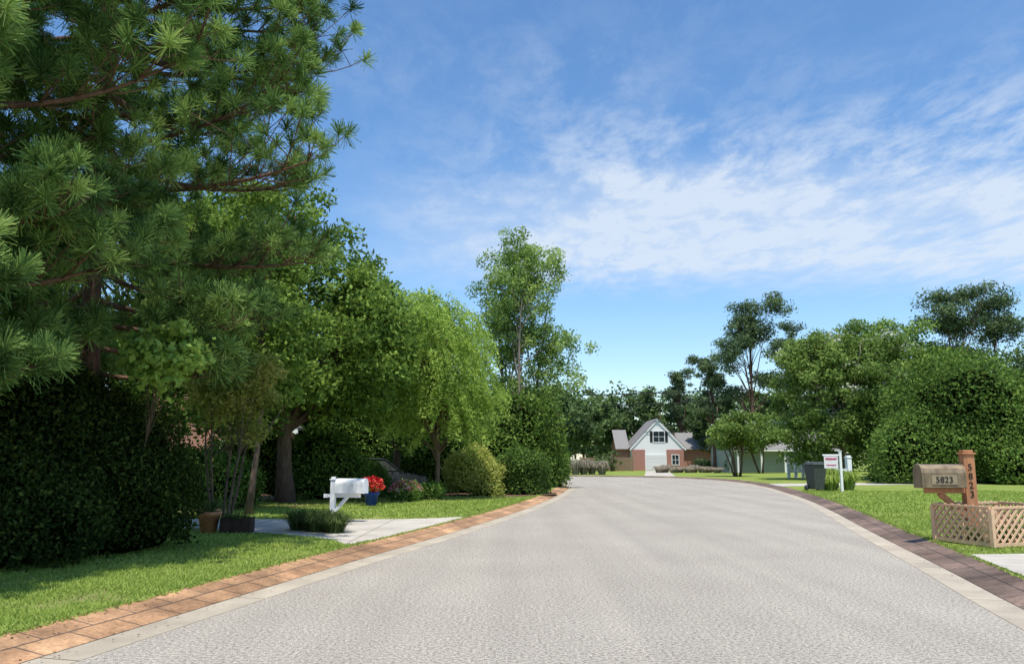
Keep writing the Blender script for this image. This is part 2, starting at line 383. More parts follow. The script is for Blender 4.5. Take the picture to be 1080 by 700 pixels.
def inpoly(P, poly):
    x, y = P[:, 0], P[:, 1]; ins = np.zeros(len(P), bool); n = len(poly)
    for i in range(n):
        x1, y1 = poly[i]; x2, y2 = poly[(i+1) % n]
        if y1 == y2: continue
        c = ((y1 > y) != (y2 > y)) & (x < (x2-x1)*(y-y1)/(y2-y1)+x1)
        ins ^= c
    return ins
def blades(name, region, n, h, w, poly_in, poly_out, mat=L_grass, tmean=0.5):
    P = np.empty((n, 3)); P[:, 0] = rng.uniform(region[0], region[1], n); P[:, 1] = rng.uniform(region[2], region[3], n)
    keep = inpoly(P, poly_in)
    for po in poly_out: keep &= ~inpoly(P, po)
    patch = np.sin(P[:, 0]*1.9+1.3*np.sin(P[:, 1]*.8))*np.sin(P[:, 1]*1.6+np.cos(P[:, 0]))
    keep &= rng.uniform(0, 1, n) < np.clip(0.75+0.6*patch, .2, 1)
    P = P[keep]; P[:, 2] = ZL; n = len(P)
    a = rng.uniform(0, 2*math.pi, n); lean = rng.normal(size=(n, 2))*0.7
    hh = h*rng.uniform(0.4, 1.4, n)
    side = np.stack([np.cos(a), np.sin(a), np.zeros(n)], 1)*w*0.5
    up = np.stack([lean[:, 0]*hh, lean[:, 1]*hh, hh], 1)
    Q = np.stack([P-side, P+side, P+up*0.6+side*0.7, P+up], 1)
    tint = np.clip(tmean + rng.normal(size=n)*0.26 + 0.18*patch[keep], 0, 1)
    return quads_obj(name, Q, tint, mat)
lawnLpoly = list(map(tuple, LO)) + [(-160, -40)]
lawnRpoly = list(map(tuple, RO)) + [(-160, 500), (420, 500), (420, -40)]
gp = empty('grass')
for args in [('blades', (-9, -2.5, 6, 12), 85000, 0.038, 0.011, lawnLpoly, [dpl]),
             ('blades', (-8, -1.5, 12, 17), 25000, 0.045, 0.018, lawnLpoly, [dpl]),
             ('blades', (-9, 2.5, 20.5, 34), 45000, 0.055, 0.03, lawnLpoly, [dpl]),
             ('blades', (6.5, 14, 12, 22), 60000, 0.045, 0.018, lawnRpoly, [dR]),
             ('blades', (9, 24, 22, 40), 50000, 0.055, 0.035, lawnRpoly, [])]:
    o = blades(*args); o.parent = gp
def along(E, n, y0, y1, jit):
    sel = E[(E[:, 1] > y0) & (E[:, 1] < y1)]; k = rng.uniform(0, len(sel)-1.001, n); i = k.astype(int); f = (k-i)[:, None]
    P2 = sel[i]*(1-f)+sel[i+1]*f + rng.normal(size=(n, 2))*jit
    return np.concatenate([P2, np.zeros((n, 1))], 1)
for E, nn in ((LO, 9000), (RO, 7000)):
    P = along(E, nn, 5, 40, .035); P = P[~inpoly(P, dpl) & ~inpoly(P, dR)]; P[:, 2] = ZL+.01; n = len(P)
    Q = leaf_quads(P, .075, None, .22, .2); quads_obj('edge_blades', Q, rng.uniform(.2, .9, n), L_grass, gp)
P = np.concatenate([along(offset(LE, -.3), 220, 5, 30, .10), along(offset(LE, -.8), 260, 5, 22, .10), along(offset(RE, .35), 140, 6, 30, .12)])
P[:, 2] = np.where(np.arange(len(P)) < 220, .022, np.where(np.arange(len(P)) < 480, .10, .03))
Q = leaf_quads(P, .035, None, .5, 5.0); quads_obj('leaf_litter', Q, rng.uniform(0, 1, len(P)), L_litter)

# ------------------------------------------------------------------ trees
def tree(name, loc, lobes, nclump, nleaf, leaf, cr, mat, trunk_r=0.2, fork=0.35, barkm=bark, limbs=26, stems=1,
         tmean=0.5, wid=0.5, flat=0.6, shell=0.5, blossoms=0, up=0.35, spread=0.25, trunk_top=0.85):
    e = empty(name, (loc[0], loc[1], ZL-0.03))
    lob = np.array(lobes, float); vol = lob[:, 3]*lob[:, 4]*lob[:, 5]; vol = vol/vol.sum()
    idx = rng.choice(len(lob), nclump, p=vol)
    d = rdir(nclump); r = rng.uniform(shell, 1.0, nclump)**0.8
    C = lob[idx, :3] + d*lob[idx, 3:]*r[:, None]
    C[:, 2] = np.maximum(C[:, 2], cr*flat*0.6)
    ctr = lob[:, :3].mean(0)
    rad = cr*rng.uniform(0.55, 1.4, nclump)
    ct = tmean + rng.normal(size=nclump)*0.15
    k = np.maximum(20, (nleaf*(rad/cr)**2).astype(int))
    ci = np.repeat(np.arange(nclump), k); n = len(ci)
    dd = rdir(n); rr = rng.uniform(0.15, 1, n)**0.6
    off = dd*rr[:, None]*rad[ci][:, None]; off[:, 2] *= flat
    P = C[ci] + off
    P += 0.13*rad[ci][:, None]*rng.normal(size=(n, 3))
    P[:, 2] = np.maximum(P[:, 2], 0.05)
    outw = unit(P - ctr)
    Q = leaf_quads(P, leaf, outw, wid, up)
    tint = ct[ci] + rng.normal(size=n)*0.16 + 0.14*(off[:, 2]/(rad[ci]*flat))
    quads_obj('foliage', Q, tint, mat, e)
    if blossoms:
        top = np.where(off[:, 2] > 0.3*rad[ci]*flat)[0]; sel = rng.choice(nclump, max(1, nclump//4), replace=False)
        top = top[np.isin(ci[top], sel)]; top = rng.choice(top, min(blossoms, len(top)), replace=False)
        Q = leaf_quads(P[top]+[0, 0, 0.1], leaf*0.9, outw[top], 0.7)
        quads_obj('blossoms', Q, rng.uniform(0.2, 1, len(top)), L_flow, e)
    T = Tubes()
    zmax = (lob[:, 2]+lob[:, 5]).max(); zmin = (lob[:, 2]-lob[:, 5]).min()
    zf = max(zmin*0.9, zmax*fork*0.5)
    tops = []
    for s in range(stems):
        a = 2*math.pi*s/stems + 0.5; sp = 0 if stems == 1 else spread
        b0 = Vector((math.cos(a)*sp, math.sin(a)*sp, 0))
        tgt = Vector(ctr)*0.8; tgt.z = zmax*trunk_top
        if stems > 1: tgt += Vector((math.cos(a), math.sin(a), 0))*lob[0, 3]*0.6
        mid = Vector((tgt.x*0.4+b0.x*1.5+random.uniform(-.1, .1)*zf, tgt.y*0.4+b0.y*1.5, zmax*0.45))
        pts = bez(b0, mid, tgt, 10)
        for q in range(1, 9): pts[q] += Vector((random.uniform(-1, 1), random.uniform(-1, 1), 0))*trunk_r*.35
        rs = [trunk_r*(1.35 if i == 0 else 1)*(1-0.88*i/9) for i in range(10)]
        T.add(pts, rs, 9 if trunk_r > .1 else 6); tops.append((pts, rs))
    sel = rng.choice(nclump, min(limbs, nclump), replace=False)
    for j in sel:
        c = Vector(C[j]); pts, rs = tops[random.randrange(stems)]
        best = [i for i in range(1, 9) if pts[i].z < c.z-0.15*abs(c.z) and pts[i].z >= zf*0.7] or [2]
        i = best[-1] if random.random() < .5 else random.choice(best)
        a = pts[i]; mid = a.lerp(c, 0.5) + Vector((0, 0, 0.12*(c-a).length))
        r0 = rs[i]*0.5
        bp = bez(a, mid, c, 6); T.add(bp, [r0*(1-0.85*q/5) for q in range(6)], 5)
        for _ in range(2):
            q = Vector(C[rng.integers(nclump)])
            if (q-bp[3]).length < cr*3.2: T.add(bez(bp[3], bp[3].lerp(q, .5)+Vector((0, 0, .1)), q, 4), [r0*.4, r0*.3, r0*.2, r0*.08], 4)
    T.obj('trunk', barkm, e)
    return e

def bush(name, loc, r, n, leaf, mat, tmean=0.5, lumps=22, wid=0.55, core=True, off=(0, 0, 0), parent=None, amp_=1.0):
    e = empty(name, (loc[0], loc[1], ZL-0.02)) if parent is None else parent
    r = np.array(r, float); off = np.array(off, float)
    L = unit(rng.normal(size=(lumps, 3))); amp = rng.uniform(0.06, 0.26, lumps)*amp_; wdt = rng.uniform(4, 22, lumps)
    def rad(d):
        f = np.ones(len(d))*0.84
        for l, a, w in zip(L, amp, wdt): f += a*np.exp(w*(d@l-1))
        return f
    def skirt(d):
        h = np.linalg.norm(d[:, :2], axis=1, keepdims=True)
        low = d[:, 2:3] < 0
        s = np.where(low, (0.55+0.45*h)/np.maximum(h, .05)*0.97, 1.0)
        s = np.minimum(s, 3)
        return np.concatenate([d[:, :2]*s, d[:, 2:3]], 1)
    d = rdir(n); d = d[~((d[:, 2] < -0.75))]; n = len(d)
    depth = 1 - np.abs(rng.normal(size=n))*0.11
    stray = rng.uniform(0, 1, n) < 0.07; depth[stray] += rng.uniform(0, .16, stray.sum())
    P = skirt(d)*(rad(d)*depth)[:, None]*r
    P[:, 2] += r[2]*0.92; P[:, 2] = np.maximum(P[:, 2], 0.02+rng.uniform(0, .12, n))
    P += rng.normal(size=P.shape)*leaf*0.7
    P += off
    Q = leaf_quads(P, leaf, unit(d), wid, 0.3, 0.5)
    nz = np.sin(P[:, 0]*3.1+P[:, 2]*2)*np.cos(P[:, 1]*2.7+P[:, 2]*3.3)
    quads_obj('foliage', Q, tmean + rng.normal(size=n)*0.19 + 0.1*nz, mat, e)
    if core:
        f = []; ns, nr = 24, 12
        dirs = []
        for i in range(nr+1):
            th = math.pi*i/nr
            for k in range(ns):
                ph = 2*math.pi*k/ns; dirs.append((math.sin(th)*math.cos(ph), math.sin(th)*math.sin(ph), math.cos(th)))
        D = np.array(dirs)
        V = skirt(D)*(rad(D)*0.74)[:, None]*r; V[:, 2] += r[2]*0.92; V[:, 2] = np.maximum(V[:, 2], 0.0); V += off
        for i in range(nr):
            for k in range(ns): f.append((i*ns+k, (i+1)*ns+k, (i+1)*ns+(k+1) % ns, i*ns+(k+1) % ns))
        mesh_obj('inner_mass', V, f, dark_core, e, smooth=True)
    return e

def needle_tufts(tips, dirs, nn, ln, w):
    T_ = len(tips); ti = np.repeat(np.arange(T_), nn); n = len(ti)
    s = rng.uniform(0, 1, n)
    P0 = tips[ti] - dirs[ti]*(0.14*(1-s))[:, None]
    nd = unit(dirs[ti]*rng.uniform(0.1, 1.5, (n, 1)) + rdir(n)*1.0)
    l = ln*rng.uniform(0.8, 1.1, (n, 1))*rng.uniform(.75, 1.15, T_)[ti][:, None]
    side = unit(np.cross(nd, rdir(n)))*w*0.5
    P1 = P0 + nd*l; P1[:, 2] -= 0.02
    Q = np.stack([P0-side*0.6, P0+side*0.6, P1+side, P1-side*0.5], 1)
    return Q, ti
def pine(name, loc, height, zlow, rmax, nb, tuft_n, nlen, nw, tr=0.2, seed=1, profile=None, mat=L_pine):
    rr = random.Random(seed)
    e = empty(name, (loc[0], loc[1], ZL-0.03)); T = Tubes()
    tp = [Vector((0.15*math.sin(i*0.9), 0.12*math.cos(i*1.3)-0.12, height*i/11)) for i in range(12)]
    T.add(tp, [tr*(1-0.85*i/11) for i in range(12)], 10)
    tips = []; dirs = []
    for j in range(nb):
        h = zlow + (height-zlow)*((j+rr.random())/nb)
        k = (h-zlow)/(height-zlow)
        L = rmax*(profile(k) if profile else (1-k)**0.7)*rr.uniform(0.6, 1.15) + 0.3
        a = j*2.399 + rr.uniform(-.4, .4)
        o = Vector((math.cos(a), math.sin(a), 0))
        i = h/height*11; i0 = min(10, int(i)); st = tp[i0].lerp(tp[i0+1], i-i0)
        rise = rr.uniform(-0.2, 0.2) + 0.5*k
        end = st + o*L + Vector((0, 0, L*rise))
        mid = st + o*L*0.55 + Vector((0, 0, L*(rise*0.25-0.12)))
        bp = bez(st, mid, end, 9); r0 = 0.02+0.014*L
        T.add(bp, [r0*(1-0.8*q/8) for q in range(9)], 5)
        perp = Vector((-o.y, o.x, 0))
        for q in range(3, 9):
            for sgn in range(3):
                sg = 1 if sgn % 2 else -1
                ll = L*0.30*(1.15-abs(q-5)/6)*rr.uniform(0.6, 1.1)+0.18
                tgt = bp[q] + (perp*sg*rr.uniform(.3, 1) + o*rr.uniform(.3, .9) + Vector((0, 0, rr.uniform(-0.1, .9))))*ll
                sp = bez(bp[q], bp[q].lerp(tgt, .5)-Vector((0, 0, 0.1*ll)), tgt+Vector((0, 0, .15*ll)), 4)
                T.add(sp, [0.014, 0.012, 0.010, 0.007], 4)
                d = (sp[3]-sp[2]).normalized(); tips.append(sp[3]); dirs.append((d+Vector((0, 0, .6))).normalized())
                if ll > 0.45:
                    for _ in range(2):
                        m_ = sp[rr.choice((1, 2))]; dv = Vector((rr.uniform(-1, 1), rr.uniform(-1, 1), rr.uniform(0.1, 1))).normalized()
                        tq = m_+dv*ll*0.5; T.add([m_, tq], [0.009, 0.006], 4); tips.append(tq); dirs.append((dv+Vector((0, 0, .5))).normalized())
    tips = np.array([tuple(x) for x in tips]); dirs = np.array([tuple(x) for x in dirs])
    Q, ti = needle_tufts(tips, dirs, tuft_n, nlen, nw)
    tt = 0.5+rng.normal(size=len(tips))*0.2
    quads_obj('needles', Q, tt[ti]+rng.normal(size=len(ti))*0.12, mat, e)
    T.obj('trunk', bark_pine, e)
    return e
prof = lambda k: min(1, 0.55+k*1.5) if k < .4 else max(0.12, (1-(k-.4)/.6)**0.5)
pine('pine_tree', (-7.6, 14.4), 15.5, 3.0, 4.1, 74, 80, 0.25, 0.017, 0.2, 3, prof)
pine('pine_tree', (-7.4, 9.9), 10.5, 2.2, 2.6, 46, 115, 0.25, 0.013, 0.13, 9, prof)

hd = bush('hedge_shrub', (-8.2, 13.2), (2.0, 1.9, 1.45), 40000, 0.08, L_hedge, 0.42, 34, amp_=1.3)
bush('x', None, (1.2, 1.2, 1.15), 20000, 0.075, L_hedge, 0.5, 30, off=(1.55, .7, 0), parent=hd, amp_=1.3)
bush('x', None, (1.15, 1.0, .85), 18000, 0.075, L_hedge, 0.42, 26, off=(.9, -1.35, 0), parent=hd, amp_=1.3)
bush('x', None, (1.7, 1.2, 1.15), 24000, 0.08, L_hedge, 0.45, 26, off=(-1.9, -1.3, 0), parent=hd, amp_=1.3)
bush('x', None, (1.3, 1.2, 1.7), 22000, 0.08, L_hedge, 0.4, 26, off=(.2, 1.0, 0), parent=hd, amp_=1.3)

# ---- broadleaf trees on the left
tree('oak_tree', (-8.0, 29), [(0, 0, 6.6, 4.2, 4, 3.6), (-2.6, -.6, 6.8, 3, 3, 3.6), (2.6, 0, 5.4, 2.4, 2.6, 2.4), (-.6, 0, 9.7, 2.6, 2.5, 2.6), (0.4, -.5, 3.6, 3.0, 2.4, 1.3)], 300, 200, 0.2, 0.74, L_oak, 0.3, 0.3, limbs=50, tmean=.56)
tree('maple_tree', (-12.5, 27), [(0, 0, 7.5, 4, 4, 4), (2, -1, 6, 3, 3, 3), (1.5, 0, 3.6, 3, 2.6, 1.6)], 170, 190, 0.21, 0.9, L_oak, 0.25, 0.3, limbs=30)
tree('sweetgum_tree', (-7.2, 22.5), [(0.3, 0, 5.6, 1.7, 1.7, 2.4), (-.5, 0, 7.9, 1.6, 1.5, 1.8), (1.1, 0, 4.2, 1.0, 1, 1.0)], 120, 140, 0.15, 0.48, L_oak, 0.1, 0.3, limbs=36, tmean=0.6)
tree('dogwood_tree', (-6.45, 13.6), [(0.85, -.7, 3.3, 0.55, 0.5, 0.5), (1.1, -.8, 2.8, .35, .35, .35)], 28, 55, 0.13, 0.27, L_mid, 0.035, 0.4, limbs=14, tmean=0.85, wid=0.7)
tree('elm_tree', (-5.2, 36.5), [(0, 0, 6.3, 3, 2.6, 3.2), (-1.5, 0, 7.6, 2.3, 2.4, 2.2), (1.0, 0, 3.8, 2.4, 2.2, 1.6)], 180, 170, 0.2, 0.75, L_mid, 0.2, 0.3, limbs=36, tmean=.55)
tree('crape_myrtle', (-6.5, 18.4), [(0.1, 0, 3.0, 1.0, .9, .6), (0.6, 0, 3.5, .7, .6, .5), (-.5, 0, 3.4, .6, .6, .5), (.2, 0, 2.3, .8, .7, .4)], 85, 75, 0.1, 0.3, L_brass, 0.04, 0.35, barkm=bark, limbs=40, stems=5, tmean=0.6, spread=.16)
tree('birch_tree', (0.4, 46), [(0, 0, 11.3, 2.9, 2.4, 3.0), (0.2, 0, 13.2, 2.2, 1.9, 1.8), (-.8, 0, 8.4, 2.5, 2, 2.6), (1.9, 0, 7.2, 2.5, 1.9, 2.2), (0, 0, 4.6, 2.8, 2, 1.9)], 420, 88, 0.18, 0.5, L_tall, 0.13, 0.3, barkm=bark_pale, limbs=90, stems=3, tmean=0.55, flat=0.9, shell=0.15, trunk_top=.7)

def fine_tree(name, loc, lobes, n, zmax):
    e = empty(name, (loc[0], loc[1], ZL-0.03)); T = Tubes()
    T.add(bez((0, 0, 0), (0.12, 0, 2), (-.1, 0, zmax*0.7), 8), [0.12, .09, .085, .08, .07, .06, .045, .03], 8)
    Qs = []; ts = []
    lob = np.array(lobes, float); vol = lob[:, 3]**2*lob[:, 5]; vol /= vol.sum()
    for s in range(n):
        l = lob[rng.choice(len(lob), p=vol)]; d = rdir(1)[0]; q = rng.uniform(.35, 1.0)
        c = l[:3]+d*l[3:]*q
        if s % 16 == 0: T.add(bez((0, 0, min(c[2]*.6, zmax*.6)), (c[0]*.4, c[1]*.4, c[2]*.95), c, 5), [.045, .035, .025, .015, .006], 5)
        ln = random.uniform(.5, 1.15); m_ = int(ln*38); tt = rng.uniform(0, 1, m_)
        h = np.array([c[0], c[1]]); h = h/max(.3, np.linalg.norm(h))
        P = np.stack([c[0]+h[0]*.4*np.sqrt(tt), c[1]+h[1]*.4*np.sqrt(tt), c[2]+.25*np.sqrt(tt)-ln*tt], 1)+rng.normal(size=(m_, 3))*.07
        Qs.append(leaf_quads(P, 0.15, None, 0.3, 0.25, droop=0.6)); ts.append(0.5+random.gauss(0, .17)+rng.normal(size=m_)*.13)
    quads_obj('foliage', np.concatenate(Qs), np.concatenate(ts), L_willow, e)
    T.obj('trunk', bark, e)
fine_tree('linden_tree', (-2.9, 31.5), [(0, 0, 5.5, 2.25, 2, 2.4), (-.5, 0, 7.0, 1.6, 1.5, 1.4), (.9, 0, 4.0, 1.6, 1.5, 1.7), (-1.0, 0, 3.6, 1.5, 1.5, 1.5)], 1550, 8.2)

# ---- shrubs on the left
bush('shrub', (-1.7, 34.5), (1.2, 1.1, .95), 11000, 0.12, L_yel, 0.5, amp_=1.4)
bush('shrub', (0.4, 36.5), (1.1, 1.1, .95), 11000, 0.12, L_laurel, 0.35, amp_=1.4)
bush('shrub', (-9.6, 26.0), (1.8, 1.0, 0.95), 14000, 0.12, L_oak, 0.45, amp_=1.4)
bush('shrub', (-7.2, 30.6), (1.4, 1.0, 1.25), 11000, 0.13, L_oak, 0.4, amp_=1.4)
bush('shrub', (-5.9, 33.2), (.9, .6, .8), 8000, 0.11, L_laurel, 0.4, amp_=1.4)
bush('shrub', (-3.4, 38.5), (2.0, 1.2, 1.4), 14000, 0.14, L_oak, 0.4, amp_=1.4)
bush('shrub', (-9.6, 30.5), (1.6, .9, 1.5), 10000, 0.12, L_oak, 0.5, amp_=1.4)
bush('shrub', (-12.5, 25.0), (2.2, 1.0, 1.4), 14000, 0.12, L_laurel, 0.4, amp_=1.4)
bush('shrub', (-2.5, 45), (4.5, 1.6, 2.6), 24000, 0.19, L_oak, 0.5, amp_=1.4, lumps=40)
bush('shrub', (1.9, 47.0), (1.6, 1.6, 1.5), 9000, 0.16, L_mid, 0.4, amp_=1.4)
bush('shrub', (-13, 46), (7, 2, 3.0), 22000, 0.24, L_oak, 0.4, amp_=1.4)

# ---- right side
tree('crape_myrtle', (24.6, 62), [(0, 0, 6.8, 4.4, 4, 4.0), (-1.2, 0, 8.8, 2.7, 3, 2.6), (2.5, 0, 8.8, 3.6, 3, 3.2), (0, 0, 3.4, 5.0, 3, 2.3)], 340, 160, 0.27, 0.92, L_myrtle, 0.16, 0.3, barkm=bark_pale, limbs=40, stems=4, blossoms=2000, tmean=.54)
tree('oak_tree', (33.0, 68), [(0, 0, 8.2, 5.6, 4, 4.6), (-3, 0, 9.4, 3.4, 3, 3.6), (3, 0, 7.0, 4.2, 3, 3.6), (0, 0, 4, 5.4, 3, 2.8)], 300, 170, 0.29, 1.05, L_oak, 0.25, 0.3, limbs=40, tmean=0.52)
tree('crape_myrtle', (20.4, 74), [(0, 0, 4.2, 2.4, 2, 1.5), (-1.4, 0, 3.6, 1.5, 1.5, 1.2)], 80, 130, 0.24, 0.65, L_myrtle, 0.09, 0.3, barkm=bark, limbs=24, stems=5, blossoms=150)
tree('crape_myrtle', (28.0, 92), [(0, 0, 4.8, 3.2, 2, 2.2), (-2.5, 0, 4.2, 2.2, 1.5, 1.7)], 90, 120, 0.32, 0.85, L_myrtle, 0.1, 0.3, barkm=bark, limbs=24, stems=4)
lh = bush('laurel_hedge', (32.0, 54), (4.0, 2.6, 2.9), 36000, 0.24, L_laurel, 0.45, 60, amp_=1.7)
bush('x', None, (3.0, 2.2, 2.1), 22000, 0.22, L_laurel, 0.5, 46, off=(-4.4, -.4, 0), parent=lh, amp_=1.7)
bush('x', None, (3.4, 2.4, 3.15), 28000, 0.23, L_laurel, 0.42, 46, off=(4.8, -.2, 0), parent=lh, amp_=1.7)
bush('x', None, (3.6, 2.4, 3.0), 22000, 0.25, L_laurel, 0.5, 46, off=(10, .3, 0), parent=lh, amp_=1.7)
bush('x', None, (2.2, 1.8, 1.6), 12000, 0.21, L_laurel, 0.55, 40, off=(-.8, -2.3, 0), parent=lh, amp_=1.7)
tree('oak_tree', (47.0, 72), [(0, 0, 7.0, 5.0, 4, 4.6), (-3, 0, 5.2, 3.6, 3, 3.6)], 130, 150, 0.34, 1.25, L_far, 0.25, 0.3, limbs=20, tmean=0.5)

def far_pine(name, loc, h, r, zl, n=60):
    lobes = [(random.uniform(-r, r)*.75, random.uniform(-r, r)*.6, zl+(h-zl)*(k+.5)/7, r*random.uniform(.4, .65), r*.5, (h-zl)*random.uniform(.07, .11)) for k in range(7)]
    lobes.append((0, 0, h-1.2, r*.5, r*.5, 1.1)); lobes.append((0, 0, h*.8, r*.8, r*.6, 1.4))
    return tree(name, loc, lobes, n, 120, 0.42, r*0.27, L_farpine, 0.28, 0.6, barkm=bark_pine, limbs=30, flat=0.6, wid=0.32, shell=0.15)
far_pine('pine_tree', (29.5, 100), 21.5, 4.4, 9.0, 130)
far_pine('pine_tree', (25.8, 104), 15, 2.8, 7, 60)
far_pine('pine_tree', (26.5, 128), 15.8, 2.8, 5, 70)
far_pine('pine_tree', (48.5, 88), 20.5, 4.4, 8, 120)
far_pine('pine_tree', (54.5, 90), 20.0, 4.6, 7, 120)
far_pine('pine_tree', (54, 78), 13, 3.4, 4, 70)
far_pine('pine_tree', (38, 108), 20.5, 3.4, 8, 70)

def woodland(name, spots, n, leaf, mat):
    e = empty(name, (0, 0, 0)); Qs = []; ts = []; T = Tubes()
    for (x, y, h, r) in spots:
        seen = -6 < x < 62
        nn = n*2 if seen and n > 1000 else n
        nc = int(14*r*h/40)+16
        if seen: nc = int(nc*1.5)
        d = rdir(nc); C = np.array([x, y, h*0.55]) + d*np.array([r, r*.8, h*0.42])*rng.uniform(.4, 1.0, (nc, 1))
        k = nn//nc; ci = np.repeat(np.arange(nc), k)
        off = rdir(len(ci))*rng.uniform(.2, 1, (len(ci), 1))*r*rng.uniform(.2, .38, (nc, 1))[ci]; off[:, 2] *= .7
        P = C[ci]+off; P[:, 2] = np.maximum(P[:, 2], .3)
        Qs.append(leaf_quads(P, leaf, unit(P-np.array([x, y, h*.4])), .6)); ts.append(.5+rng.normal(size=nc)[ci]*.14+random.gauss(0, .16)+rng.normal(size=len(ci))*.14)
        T.add([(x, y, 0), (x, y, h*.8)], [.25, .1], 5)
    quads_obj('foliage', np.concatenate(Qs), np.concatenate(ts), mat, e); T.obj('trunks', bark, e)
spots = []
x = -130
while x < 190:
    spots.append((x, random.uniform(135, 160), random.uniform(13.5, 17), random.uniform(5, 7.5))); x += random.uniform(5, 7)
x = -50
while x < 10:
    spots.append((x, random.uniform(96, 112), random.uniform(9, 12.5), random.uniform(3.5, 5))); x += random.uniform(4, 7)
x = 58
while x < 140:
    spots.append((x, random.uniform(80, 100), random.uniform(10, 15), random.uniform(4, 6))); x += random.uniform(6, 9)
x = -65
while x < -18:
    spots.append((x, random.uniform(38, 56), random.uniform(9, 13), random.uniform(3.5, 5))); x += random.uniform(6, 8)
x = 36
while x < 62:
    spots.append((x, random.uniform(92, 112), random.uniform(10, 13), random.uniform(4, 6))); x += random.uniform(5, 7)
spots += [(8.5, 122, 12.5, 4.6), (13.0, 128, 12, 4.6), (30, 118, 11.5, 4), (36, 116, 12, 4), (5, 100, 10.5, 4), (18, 132, 13, 5), (24, 131, 13.5, 5), (-1, 90, 10, 4), (3.5, 112, 12, 4)]
woodland('distant_trees', spots, 1900, 0.6, L_far)
spots2 = [(27+i*2.2, 99, random.uniform(1.2, 2.2), 1.5) for i in range(7)] + [(1+i*2.2, 92, random.uniform(1.8, 3.2), 1.8) for i in range(3)] + [(25.5+i*1.5, 110, random.uniform(1.6, 3.6), 1.4) for i in range(4)] + [(11.5, 108, 2.2, 1.4), (13.3, 108.5, 3.0, 1.5), (15.2, 112.0, 2.0, 1.0)]
woodland('foundation_shrubs', spots2, 700, 0.26, L_far)

def tuft_plant(name, loc, n, h, spread, mat, w=0.012, tm=0.5, parent=None, base_r=0.12):
    a = rng.uniform(0, 2*math.pi, n); r0 = base_r*np.sqrt(rng.uniform(0, 1, n)); hh = h*rng.uniform(.6, 1.1, n); sp = spread*rng.uniform(.1, 1, n)
    d = np.stack([np.cos(a), np.sin(a), np.zeros(n)], 1); side = np.stack([-np.sin(a), np.cos(a), np.zeros(n)], 1)*w*.5
    z = np.array([0, 0, 1.0])
    p0 = d*r0[:, None]; p1 = p0+d*(sp*.35)[:, None]+z*(hh*.75)[:, None]; p2 = p0+d*(sp*.75)[:, None]+z*hh[:, None]; p3 = p0+d*(sp*1.15)[:, None]+z*(hh*.7)[:, None]
    Q = np.concatenate([np.stack([p0-side, p0+side, p1+side, p1-side], 1), np.stack([p1-side, p1+side, p2+side*.8, p2-side*.8], 1), np.stack([p2-side*.8, p2+side*.8, p3+side*.1, p3-side*.1], 1)])
    tt = tm+rng.normal(size=n)*.2
    o = quads_obj(name, Q, np.concatenate([tt, tt, tt+.1]), mat, parent); o.location = (loc[0], loc[1], ZL); return o
tuft_plant('liriope_plant', (-4.1, 17.6), 700, .42, .5, L_liri, .014, .45, base_r=.3)
tuft_plant('liriope_plant', (-3.7, 17.2), 400, .36, .4, L_liri, .014, .45, base_r=.2)
tuft_plant('liriope_plant', (-4.6, 17.9), 400, .38, .4, L_liri, .014, .4, base_r=.2)
for i in range(7): tuft_plant('ornamental_grass', (3.8+i*.9, 83.5+(i % 3)*.8), 320, random.uniform(1.0, 1.5), .8, L_grassorn, .05, .5, base_r=.35)
for i in range(9): tuft_plant('ornamental_grass', (17.3+i*.85, 96+(i % 2)), 260, random.uniform(.5, .9), .7, L_grassorn, .05, .6, base_r=.4)
for i, (x, y) in enumerate([(15.7, 40.5), (16.2, 41.5), (15.9, 42.6), (16.9, 41.2)]): tuft_plant('daylily_plant', (x, y), 320, random.uniform(.7, 1.0), .55, L_grass, .035, .45, base_r=.25)

# ------------------------------------------------------------------ left mailbox
def arch_poly(w, h, n=12):
    r = w/2; pts = [(-r, 0), (r, 0)]
    for i in range(n+1):
        a = math.pi*i/n; pts.append((r*math.cos(a), h-r+r*math.sin(a)))
    return pts
mb = empty('mailbox', (-4.42, 20.3, ZL), math.radians(-14))
B = Boxes()
B.box(0, 0, .5, .115, .115, 1.0); B.box(0, 0, 1.02, .15, .15, .03); B.box(0, 0, 1.06, .09, .09, .05)
B.box(.3, 0, .62, .84, .10, .07); B.box(-.19, 0, .62, .1, .09, .09)
Mr = Matrix.Translation((.22, 0, .42)) @ Matrix.Rotation(math.radians(-47), 4, 'Y')
B.box(0, 0, 0, .5, .07, .07, Mr)
B.box(.38, 0, .67, .6, .24, .03)
B.obj('post', white, mb, 0.006)
B = Boxes()
Mx = Matrix.Translation((0, 0, .688)) @ Matrix.Rotation(math.radians(90), 4, 'Z')
ap = arch_poly(.29, .36)
B.prism([(x, z) for x, z in ap], -.84, -.10, Mx)
B.obj('box', white, mb, 0.006)
B = Boxes(); B.prism([(x*1.05, z*1.02) for x, z in ap], -.87, -.845, Mx); B.obj('door', white, mb, .005)
B = Boxes(); B.box(.62, -.155, .84, .02, .012, .16); B.box(.58, -.156, .92, .10, .012, .04); B.obj('flag', white, mb)

